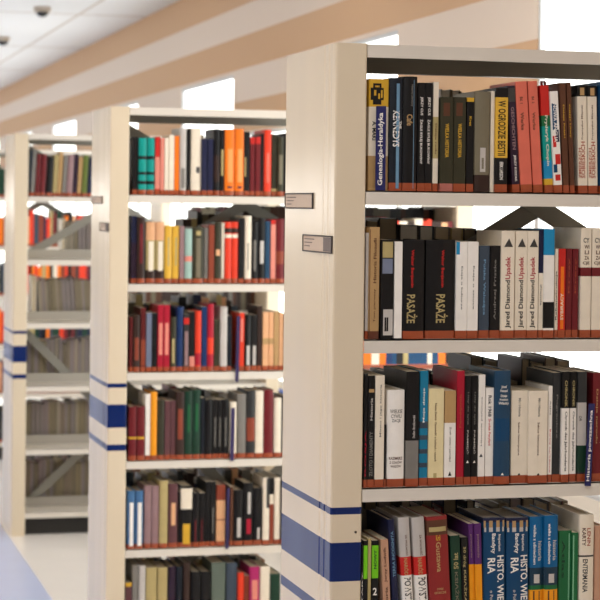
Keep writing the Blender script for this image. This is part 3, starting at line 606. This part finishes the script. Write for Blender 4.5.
  (286.0, 20.4, 211, 5, 0, 'navy', [], {}),
  (308.7, 20.5, 211, 4, 0, 'navy', [], {}),
  (335.9, 24.4, 250, 14, 0, 'black', [('B', 0.2, 0.6, 'darkbrown')], {}),
  (355.6, 13.6, 246, 9, 0, 'black', [('P', 0.2, 0.8, 0.3, 0.7, 'khaki')], {}),
  (382.6, 36.0, 250, 7, 0, 'orange', [('P', 0.3, 0.8, 0.2, 0.7, 'lightorange'), ('P', 0.3, 0.8, 0.11, 0.14, 'navy')], {}),
  (419.8, 34.2, 251, 6, 0, 'orange', [('P', 0.3, 0.8, 0.2, 0.7, 'lightorange'), ('P', 0.3, 0.8, 0.11, 0.14, 'navy')], {}),
  (451.1, 21.5, 241, 10, 0, 'black', [('P', 0.05, 0.3, 0.3, 0.6, 'khaki')], {}),
  (473.0, 17.6, 222, 12, 0, 'maroon', [('B', 0.88, 1, 'red')], {}),
  (493.6, 18.0, 223, 8, 0, 'maroon', [('B', 0.88, 1, 'red')], {}),
  (509.8, 11.8, 234, 8, 0, 'black', [], {}),
  (529.8, 26.6, 250, 4, 0, 'vermilion', [('P', 0.3, 0.7, 0.2, 0.65, 'salmon')], {}),
  (558.5, 20.9, 235, 13, 0, 'darkolive', [('B', 0.05, 0.12, 'khaki')], {}),
  (580.4, 22.8, 224, 3, 0, 'darkolive', [('P', 0.2, 0.8, 0.2, 0.7, 'olivegrey')], {}),
  (607.2, 22.9, 240, 8, 0, 'black', [], {}),
 ]),
 (1, 1, [
  (23.6, 20.1, 250, 12, 0, 'navy', [('B', 0.1, 0.6, 'darkpurple')], {}),
  (49.1, 28.8, 246, 4, 0, 'darkbrown', [('P', 0.3, 0.7, 0.3, 0.9, 'maroon')], {}),
  (85.2, 34.5, 228, 11, 0, 'khaki', [('B', 0.7, 1, 'peach'), ('P', 0.3, 0.8, 0.2, 0.68, 'cream'), ('B', 0.0, 0.22, 'darkbrown')], {}),
  (121.4, 32.7, 228, 13, 0, 'khaki', [('B', 0.7, 1, 'peach'), ('P', 0.3, 0.8, 0.2, 0.68, 'cream'), ('B', 0.0, 0.22, 'darkbrown')], {}),
  (152.5, 26.0, 214, 10, 0, 'yellow', [('P', 0.4, 0.65, 0.3, 0.8, 'khaki')], {}),
  (181.0, 26.8, 214, 12, 0, 'yellow', [('P', 0.4, 0.65, 0.3, 0.8, 'khaki')], {}),
  (203.6, 16.5, 214, 4, 0, 'mauve', [], {}),
  (229.2, 28.0, 203, 8, 0, 'palegreen', [('B', 0.4, 0.5, 'pink')], {}),
  (265.7, 41.5, 211, 5, 0, 'darkolive', [('P', 0.3, 0.7, 0.1, 0.8, 'olivegrey'), ('P', 0.3, 0.7, 0.85, 0.93, 'khaki')], {}),
  (298.0, 14.7, 208, 12, 0, 'grey', [], {}),
  (316.8, 20.5, 219, 6, 0, 'redbrown', [], {}),
  (341.8, 25.2, 231, 8, 0, 'darkolive', [('P', 0.2, 0.8, 0.45, 0.55, 'peach')], {}),
  (362.4, 9.8, 227, 14, 0, 'cream', [], {}),
  (381.7, 24.5, 231, 12, 0, 'vermilion', [('B', 0.82, 0.9, 'darkbrown'), ('B', 0.74, 0.8, 'cream')], {}),
  (408.7, 25.3, 231, 14, 0, 'vermilion', [('B', 0.82, 0.9, 'darkbrown'), ('B', 0.74, 0.8, 'cream')], {}),
  (432.8, 20.7, 246, 8, 0, 'black', [], {}),
  (458.1, 24.6, 254, 8, 0, 'cream', [('P', 0.4, 0.6, 0.2, 0.6, 'grey')], {}),
  (485.9, 24.7, 232, 11, 0, 'black', [('P', 0.3, 0.6, 0.2, 0.7, 'grey')], {}),
  (511.5, 22.8, 247, 8, 0, 'black', [('P', 0.2, 0.8, 0.3, 0.65, 'palegrey')], {}),
  (534.4, 18.9, 236, 6, 0, 'steel', [], {}),
  (556.1, 18.9, 240, 7, 0, 'pink', [('B', 0.93, 1, 'red')], {}),
  (582.7, 30.7, 244, 5, 0, 'maroon', [('B', 0.3, 0.5, 'redbrown')], {}),
  (613.7, 24.9, 233, 7, 0, 'black', [], {}),
 ]),
 (1, 2, [
  (16.6, 11.4, 204, 14, 0, 'darkred', [], {}),
  (37.6, 25.8, 212, 14, 0, 'darkbrown', [('P', 0.2, 0.8, 0.2, 0.6, 'redbrown')], {}),
  (61.5, 18.3, 238, 10, 0, 'darkred', [('B', 0.1, 0.5, 'redbrown')], {}),
  (82.9, 20.2, 219, 8, 0, 'slateblue', [], {}),
  (104.3, 18.3, 219, 7, 0, 'black', [], {}),
  (126.1, 21.4, 249, 4, 0, 'crimson', [('P', 0.2, 0.8, 0.25, 0.73, 'pink')], {}),
  (149.8, 21.8, 249, 6, 0, 'crimson', [('P', 0.2, 0.8, 0.25, 0.73, 'pink')], {}),
  (175.4, 22.2, 204, 12, 0, 'darkolive', [('P', 0.3, 0.7, 0.15, 0.6, 'khaki')], {}),
  (201.9, 25.3, 241, 13, 0, 'navyblue', [], {}),
  (225.2, 20.0, 215, 7, 0, 'charcoal', [('B', 0.82, 0.93, 'red'), ('P', 0.2, 0.8, 0.1, 0.7, 'mauve')], {}),
  (247.5, 19.3, 222, 12, 0, 'black', [('B', 0.05, 0.25, 'pink')], {}),
  (270.9, 22.4, 226, 12, 0, 'vermilion', [('B', 0.1, 0.3, 'crimson')], {}),
  (294.2, 19.7, 241, 11, 0, 'navyblue', [], {}),
  (318.0, 23.6, 252, 10, 0, 'crimson', [('B', 0.25, 0.5, 'vermilion')], {}),
  (342.8, 20.6, 192, 11, 0, 'darkolive', [], {}),
  (367.8, 26.4, 241, 7, 0, 'palegrey', [], {}),
  (391.5, 15.6, 207, 11, 0, 'blackblue', [], {}),
  (437.6, 18.0, 218, 6, 0, 'vermilion', [('P', 0.3, 0.7, 0.5, 0.9, 'pink')], {}),
  (461.0, 22.7, 211, 8, 0, 'black', [('P', 0.3, 0.8, 0.1, 0.45, 'palegrey')], {}),
  (486.6, 22.0, 210, 11, 0, 'black', [('P', 0.3, 0.8, 0.1, 0.45, 'palegrey')], {}),
  (508.5, 18.1, 244, 11, 0, 'darkbrown', [], {}),
  (530.1, 22.0, 222, 6, 0, 'peach', [('B', 0.45, 0.55, 'tan')], {}),
  (553.9, 18.5, 221, 13, 0, 'peach', [('B', 0.45, 0.55, 'tan')], {}),
  (573.0, 17.8, 222, 10, 0, 'tan', [], {}),
  (592.8, 17.0, 218, 9, 0, 'peach', [], {}),
  (613.7, 22.9, 210, 3, 0, 'black', [], {}),
 ]),
 (1, 3, [
  (25.2, 29.5, 200, 9, 0, 'maroon', [('B', 0.4, 0.44, 'gold')], {}),
  (56.1, 28.4, 200, 6, 0, 'maroon', [('B', 0.4, 0.44, 'gold')], {}),
  (82.0, 18.3, 247, 10, 0, 'white', [], {}),
  (104.3, 23.6, 255, 8, 0, 'amber', [], {}),
  (131.6, 26.0, 224, 12, 0, 'darkolive', [], {}),
  (156.9, 20.3, 220, 10, 0, 'plum', [], {}),
  (178.7, 19.2, 220, 12, 0, 'plum', [], {}),
  (204.4, 30.7, 253, 7, 0, 'darkbrown', [('P', 0.2, 0.8, 0.3, 0.75, 'redbrown')], {}),
  (236.5, 28.8, 256, 10, 0, 'darkgreen', [('P', 0.4, 0.65, 0.4, 0.8, 'green')], {}),
  (267.3, 28.9, 260, 11, 0, 'darkgreen', [('P', 0.4, 0.65, 0.4, 0.8, 'green')], {}),
  (292.9, 16.7, 229, 12, 0, 'blackblue', [], {}),
  (314.8, 24.4, 222, 7, 0, 'black', [], {}),
  (339.6, 17.9, 221, 12, 0, 'black', [('P', 0.4, 0.6, 0.2, 0.7, 'grey')], {}),
  (358.6, 16.4, 221, 13, 0, 'black', [('P', 0.4, 0.6, 0.2, 0.7, 'grey')], {}),
  (379.7, 23.3, 221, 11, 0, 'black', [('P', 0.4, 0.6, 0.2, 0.7, 'grey')], {}),
  (409.5, 25.7, 212, 14, 0, 'cream', [], {}),
  (442.7, 34.3, 242, 14, 0, 'grey', [], {}),
  (476.9, 31.3, 253, 9, 0, 'charcoal', [('B', 0.25, 0.6, 'redbrown')], {}),
  (510.2, 31.7, 253, 9, 0, 'cream', [], {}),
  (544.9, 36.1, 257, 5, 0, 'maroon', [], {}),
  (581.6, 29.2, 225, 12, 0, 'cream', [], {}),
  (611.5, 24.9, 232, 13, 0, 'black', [], {}),
 ]),
 (1, 4, [
  (21.9, 27.6, 217, 8, 0, 'steelblue2', [('P', 0.3, 0.8, 0.05, 0.8, 'white')], {}),
  (53.5, 29.6, 216, 11, 0, 'steelblue2', [('P', 0.3, 0.8, 0.05, 0.8, 'white')], {}),
  (85.6, 25.9, 234, 11, 0, 'mauve', [], {}),
  (114.6, 28.6, 233, 11, 0, 'mauve', [], {}),
  (144.8, 30.5, 252, 5, 0, 'khaki', [], {}),
  (181.7, 35.6, 239, 12, 0, 'plum', [('P', 0.3, 0.75, 0.35, 0.7, 'peach')], {}),
  (205.0, 7.0, 208, 9, 0, 'black', [], {}),
  (232.6, 44.1, 230, 10, 0, 'black', [('B', 0.62, 0.96, 'cream'), ('P', 0.2, 0.8, 0.05, 0.38, 'gold')], {}),
  (269.3, 25.5, 203, 8, 0, 'black', [('P', 0.3, 0.5, 0.1, 0.5, 'maroon')], {}),
  (294.3, 20.1, 202, 10, 0, 'black', [('P', 0.3, 0.5, 0.1, 0.5, 'maroon')], {}),
  (315.3, 17.5, 243, 12, 0, 'black', [], {}),
  (335.1, 19.4, 242, 10, 0, 'black', [('P', 0.4, 0.6, 0.2, 0.6, 'grey')], {}),
  (364.7, 34.1, 230, 11, 0, 'peach', [('B', 0.75, 1, 'redbrown'), ('B', 0.42, 0.44, 'redbrown')], {}),
  (405.0, 11.8, 223, 3, 0, 'brown', [], {}),
  (431.5, 35.4, 210, 5, 0, 'black', [('P', 0.35, 0.75, 0.15, 0.5, 'palegrey')], {}),
  (471.0, 37.1, 235, 8, 0, 'black', [('P', 0.4, 0.7, 0.5, 0.85, 'palegrey'), ('P', 0.3, 0.75, 0.18, 0.42, 'crimson')], {}),
  (509.0, 32.5, 215, 10, 0, 'black', [('P', 0.4, 0.7, 0.1, 0.3, 'palegrey')], {}),
  (539.0, 24.8, 253, 5, 0, 'cream', [('P', 0.5, 1, 0.55, 1, 'charcoal')], {}),
  (562.4, 15.8, 252, 11, 0, 'redbrown', [('B', 0.75, 1, 'black'), ('B', 0.6, 0.75, 'cream')], {}),
  (584.2, 22.9, 251, 10, 0, 'cream', [], {}),
  (609.0, 24.9, 244, 3, 0, 'black', [], {}),
 ]),
 (1, 5, [
  (16.9, 22.0, 204, 8, 0, 'plum', [('B', 0.93, 1, 'gold')], {}),
  (40.9, 22.0, 267, 5, 0, 'grey', [], {}),
  (66.0, 24.0, 267, 4, 0, 'palegrey', [], {}),
  (100.8, 40.3, 258, 4, 0, 'khaki', [], {}),
  (143.3, 37.4, 256, 6, 0, 'khaki', [], {}),
  (179.2, 26.1, 259, 5, 0, 'darkpurple', [], {}),
  (207.8, 22.3, 258, 5, 0, 'blackblue', [], {}),
  (235.1, 24.3, 272, 3, 0, 'darkbrown', [], {}),
  (272.1, 35.1, 236, 8, 0, 'black', [], {}),
  (310.3, 35.2, 235, 7, 0, 'black', [], {}),
  (358.5, 53.4, 266, 10, 0, 'greygreen', [], {}),
  (409.7, 40.1, 264, 9, 0, 'slate', [], {}),
  (444.6, 22.7, 226, 6, 0, 'vermilion', [], {}),
  (469.7, 18.9, 212, 13, 0, 'redbrown', [], {}),
  (497.5, 36.4, 247, 3, 0, 'magenta', [('P', 0.2, 0.8, 0.5, 0.8, 'pink')], {}),
  (538.2, 37.7, 245, 7, 0, 'cream', [], {}),
  (579.3, 38.6, 217, 6, 0, 'darkgreen', [], {}),
 ]),
 (2, 0, [
  (7.7, 7.4, 240, 8, 3, 'slate', [], {}),
  (22.4, 17.8, 245, 4, 3, 'grey', [], {}),
  (47.0, 23.6, 220, 12, 3, 'maroon', [], {}),
  (74.5, 26.7, 220, 7, 3, 'maroon', [], {}),
  (107.9, 29.9, 205, 3, 3, 'black', [], {}),
  (138.0, 23.7, 216, 10, 3, 'khaki', [], {}),
  (161.3, 19.5, 232, 4, 3, 'tan', [], {}),
  (186.8, 19.0, 212, 9, 3, 'grey', [], {}),
  (214.1, 30.1, 217, 7, 3, 'mauve', [], {}),
  (242.8, 18.6, 223, 9, 3, 'darkpurple', [], {}),
  (266.6, 19.7, 208, 14, 3, 'tan', [], {}),
  (293.7, 28.1, 219, 12, 3, 'green2', [], {}),
  (320.7, 22.3, 204, 8, 3, 'navy', [], {}),
  (349.1, 25.0, 220, 12, 3, 'darkbrown', [], {}),
 ]),
]


SHELFN = ['top shelf', 'second shelf', 'third shelf', 'fourth shelf', 'fifth shelf', 'sixth shelf']
CASEN = ['nearest bookcase', 'second bookcase', 'third bookcase']
ORD = ['first', 'second', 'third', 'fourth', 'fifth', 'sixth', 'seventh', 'eighth', 'ninth', 'tenth', 'eleventh', 'twelfth', 'thirteenth', 'fourteenth', 'fifteenth',
       'sixteenth', 'seventeenth', 'eighteenth', 'nineteenth', 'twentieth', 'twenty-first', 'twenty-second', 'twenty-third', 'twenty-fourth', 'twenty-fifth', 'twenty-sixth', 'twenty-seventh']
def describe(c, k, L):
    """a label for each book of a row: by its look where that is unique, else by its neighbours, else by its place"""
    looks = []
    for (xc, wd, h, y, tilt, col, dec, op) in L:
        size = 'thin ' if wd < 11 else ('thick ' if wd > 30 else '')
        extra = ''
        bs = [x for x in dec if x[0] == 'B' and x[3] != col]
        ps = [x for x in dec if x[0] == 'P']
        ts = [x for x in dec if x[0] == 'T']
        if bs:
            tops = [x for x in bs if x[2] >= .95]
            if tops: extra = ' with %s top' % PAL[tops[-1][3]][1]
            else: extra = ' with %s band' % PAL[bs[0][3]][1]
        elif ps: extra = ' with %s panel' % PAL[ps[0][5]][1]
        elif ts and c == 0: extra = ' with %s title' % PAL[ts[0][6]][1]
        looks.append(op.get('desc') or (size + PAL[col][1] + ' book' + extra).replace('light steel blue', 'pale blue').replace('mid blue', 'blue'))
    names = [PAL[b[5]][1] for b in L]
    out = []
    place = '%s of %s' % (SHELFN[k], CASEN[c])
    for i, lk in enumerate(looks):
        if looks.count(lk) == 1 and not any(lk != o_ and (lk in o_) for o_ in looks): out.append('%s, on the %s' % (lk, place)); continue
        t_ = '%s, %s from left, %s' % (lk, ORD[i], place)
        if len(t_.replace('-', ' ').split()) > 16: t_ = '%s, %s from left, %s' % (lk.split(' with ')[0], ORD[i], place)
        out.append(t_)
    return out

rnd = random.Random(11)
for (c, k, L) in BOOKS:
    labs = describe(c, k, L)
    z = Z1 - PZ * k
    for i, (xc, wd, h, y, tilt, col, dec, op) in enumerate(L):
        wm, hm = wd / 1000, h / 1000
        d = min(.178, max(.12, hm * .68)) - (.004 if tilt else 0) - max(0, y) / 1000 * .5
        if c == 0 and op.get('desc', '').startswith('gold'): d = .15
        hard = bool(op.get('hard')) or (c > 0 and wd > 22)
        tape = None if op.get('notape') else op.get('tapec', 'tape')
        bk = make_book(wm, hm, d, hard, col, dec, tape, bool(op.get('ribbon')), rnd.choice([0, 0, 1, 2]))
        a = math.radians(tilt)
        bk.location = (xc / 1000, ROWP * c + y / 1000 + .002, z + abs(math.sin(a)) * wm / 2 + .0003)
        bk.rotation_euler = (0, a, 0)
        tag(bk, labs[i], 'book', 'books on the %s of the %s' % (SHELFN[k], CASEN[c]))

# books of the rear row: their leaves face the camera, their spines the aisle behind
def rear_row(c, k, specs, place):
    z = Z1 - PZ * k
    for i, (x0, x1, h, tilt, col, page) in enumerate(specs):
        wm = x1 - x0 - .001
        d = .165
        bk = make_book(wm, h, d, wm > .02, col, [], None, False, page)
        a = math.radians(tilt)
        bk.rotation_euler = (0, -a, math.pi)
        bk.location = ((x0 + x1) / 2, ROWP * c + D - .012, z + abs(math.sin(a)) * wm / 2 + .0003)
        tag(bk, 'backward %s book, %s from left, rear row of %s, %s' % (PAL[col][1], ORD[i], SHELFN[k], CASEN[c]), 'book',
            'books in the rear row on the %s of the %s' % (SHELFN[k], CASEN[c]))
def fill(x0, x1, hlo, hhi, wlo, whi, cols, pages, tilt=0):
    out = []; x = x0
    while x < x1:
        w_ = min(rnd.uniform(wlo, whi), x1 - x)
        if w_ < .008: break
        out.append((x, x + w_, rnd.uniform(hlo, hhi), tilt, rnd.choice(cols), rnd.choice(pages))); x += w_ + .0005
    return out
DK = ['black', 'charcoal', 'darkbrown', 'slate', 'olivegrey', 'maroon', 'darkgrey', 'navy']
rear_row(0, 0, fill(.262, .40, .238, .25, .02, .035, ['olivegrey', 'grey', 'darkgrey'], [5, 0]), '')
rear_row(0, 1, [(.05, .075, .27, 0, 'cream', 0), (.08, .11, .262, 0, 'darkbrown', 3), (.112, .158, .268, 0, 'black', 3), (.163, .2105, .252, 0, 'darkgrey', 5), (.2125, .2485, .25, 0, 'slate', 5),
                 (.2505, .289, .248, 0, 'grey', 0), (.291, .322, .245, 0, 'khaki', 0), (.323, .356, .245, 0, 'darkbrown', 3)] + fill(.365, .60, .232, .243, .02, .034, ['olivegrey', 'grey', 'darkgrey'], [5, 0]), '')
rear_row(0, 2, fill(.03, .33, .2, .235, .018, .035, DK, [2, 3, 4]) + [(.345, .378, .268, 0, 'black', 3), (.38, .415, .26, 0, 'charcoal', 3)] + fill(.417, .47, .2, .225, .02, .03, DK, [3]) + fill(.475, .60, .25, .265, .022, .04, ['black', 'charcoal', 'darkbrown'], [3]), '')
rear_row(0, 3, fill(.02, .60, .22, .262, .02, .038, DK, [2, 3, 3, 4]), '')
GY = ['grey', 'olivegrey', 'mauve', 'darkgrey', 'khaki']
rear_row(2, 1, [(.215, .235, .21, 0, 'white', 0)] + fill(.237, .46, .185, .235, .014, .026, GY, [2, 3, 4]), '')
rear_row(2, 2, [(.055, .082, .235, 0, 'white', 0)] + fill(.10, .46, .205, .23, .014, .024, GY, [2, 3, 4], -4), '')
rear_row(2, 3, [(.01, .03, .215, 0, 'white', 0)] + fill(.036, .46, .2, .235, .014, .026, GY, [2, 3, 4]), '')
rear_row(2, 4, fill(.01, .46, .205, .23, .015, .026, GY, [2, 3, 4, 3]), '')
rear_row(2, 5, fill(.01, .46, .215, .24, .015, .026, GY, [3, 4, 3]), '')

# the rows too far back or too hidden to count one by one
def book_mass(name, items, label, cat='books'):
    cols = sorted({it[-1] for it in items}); mats = [cmat(c) for c in cols] + [cmat('tape'), pagemat(2)]
    mb_ = MB()
    for (x0, x1, y0, y1, z, h, col) in items:
        ci = cols.index(col); t = .002
        mb_.box(x0, x0 + t, y0, y1, z + .018, z + h, ci); mb_.box(x1 - t, x1, y0, y1, z + .018, z + h, ci)
        s0, s1, q0, q1 = (y0, y0 + t, y0 + t, y1 - .003)
        mb_.box(x0 + t, x1 - t, s0, s1, z + .018, z + h, ci)
        mb_.box(x0, x1, y0, y1, z + .0003, z + .018, len(cols))
        mb_.box(x0 + t, x1 - t, q0, q1, z + .018, z + h - .003, len(cols) + 1)
    o = mb_.build(name, mats); tag(o, label, cat, kind='stuff')
    return o
BR = ['black', 'vermilion', 'navy', 'cream', 'maroon', 'orange', 'charcoal', 'darkgreen', 'peach', 'redbrown', 'slate', 'khaki']
def items(c, k, x0, x1, hlo, hhi, rear, cols):
    out = []; x = x0; z = Z1 - PZ * k; yb = ROWP * c
    while x < x1:
        w_ = rnd.uniform(.016, .034)
        y0, y1 = (yb + .012, yb + .17) if not rear else (yb + .27, yb + D - .01)
        out.append((x, x + w_ - .0008, y0, y1, z, rnd.uniform(hlo, hhi), rnd.choice(cols))); x += w_
    return out
it = []
for k, (a, b, h0, h1) in enumerate([(.26, .40, .2, .24), (.26, .48, .22, .27), (.02, .47, .22, .28), (.02, .40, .2, .25), (.02, .6, .2, .26), (.02, .6, .2, .26)]):
    it += items(1, k, a, b, h0, h1, True, DK + ['khaki', 'peach', 'grey'])
it += items(1, 1, .5, 1.27, .285, .297, True, ['black', 'darkbrown', 'charcoal', 'brown', 'olivegrey'])
it += items(1, 1, .92, 1.27, .235, .255, False, ['orange', 'maroon', 'vermilion', 'cream', 'peach', 'darkbrown']) + items(1, 1, .65, .9, .2, .26, False, ['black', 'darkbrown', 'charcoal'])
it += items(1, 2, .65, 1.27, .2, .25, False, ['navyblue', 'cream', 'khaki', 'orange', 'blue', 'black']) + items(1, 3, .65, 1.27, .2, .25, False, BR)
it += items(2, 1, .93, 1.2, .26, .295, True, ['darkbrown', 'olivegrey', 'black', 'plum']) + items(2, 2, .5, 1.27, .24, .295, True, ['olivegrey', 'brown', 'grey', 'darkbrown'])
for k in (3, 4, 5): it += items(2, k, .5, 1.27, .2, .27, True, ['olivegrey', 'brown', 'grey', 'darkbrown'])
book_mass('distant_books', it, 'blurred books seen only through the gaps of the nearer shelves')
it = []
for k in range(6): it += items(3, k, .01, .95, .19, .245, False, BR)
book_mass('distant_books', it, 'blurred books filling the farthest bookcase at the left edge')

# ------------------------------------------------------------------ blue subject dividers
M_SIGN = node_mat('blue_sign_plastic', rgb(26, 30, 92), 0.35, 0.04)
M_SIGN2 = node_mat('violet_sign_plastic', rgb(46, 38, 86), 0.4, 0.04)
def divider(x0, x1, y, z0, z1, tilt, mat, text, label, flange, side=1):
    r = empty('shelf_divider', ((x0 + x1) / 2, y, z0)); r.rotation_euler = (0, math.radians(tilt), 0)
    tag(r, label, 'shelf divider', 'blue subject dividers between the books')
    wd, h = x1 - x0, z1 - z0
    m_ = MB(); m_.box(-wd / 2, wd / 2, 0, .0025, 0, h)
    m_.build('face_plate', mat, r, bevel=.0006)
    if flange:
        MB().box(-wd / 2 if side < 0 else wd / 2 - .0008, -wd / 2 + .0008 if side < 0 else wd / 2, .0026, flange, max(0.001, Z1 * 0 + flange * 0 + (0.03 if h > .19 else .001)), h).build('side_flange', mat, r)
    if text:
        TV, TF, a0, a1, b0, b1 = text_mesh(text)
        V = []
        for vx, vy, _ in TV:
            u = (vx - a0) / (a1 - a0); v = (vy - b0) / (b1 - b0) - .5
            V.append((-v * wd * .62, -.0004, h * (.06 + .86 * u)))
        link('sign_lettering', mesh_of('sign_lettering', V, TF), [cmat('white')], r)
    return r
divider(.0222, .0455, .002, 1.7718, 1.959, 0, M_SIGN, 'Genealogia-Heraldyka', 'blue divider sign with white upright lettering, left end of nearest top shelf', 0)
divider(.5285, .5435, -.006, 1.1034, 1.292, 2.2, M_SIGN, 'Historia powszechna', 'blue divider sign with white lettering hanging over third shelf edge, nearest bookcase', 0)
divider(.411, .424, ROWP - .005, 1.0708, 1.3192, 1.0, M_SIGN2, '', 'violet divider hanging over the third shelf edge of second bookcase', 0)
divider(.394, .409, ROWP - .005, .7734, .9729, .6, M_SIGN2, '', 'violet divider hanging over the fourth shelf edge of second bookcase', 0)
divider(.381, .3925, ROWP - .005, .4421, .6717, .6, M_SIGN2, '', 'violet divider hanging over the fifth shelf edge of second bookcase', 0)
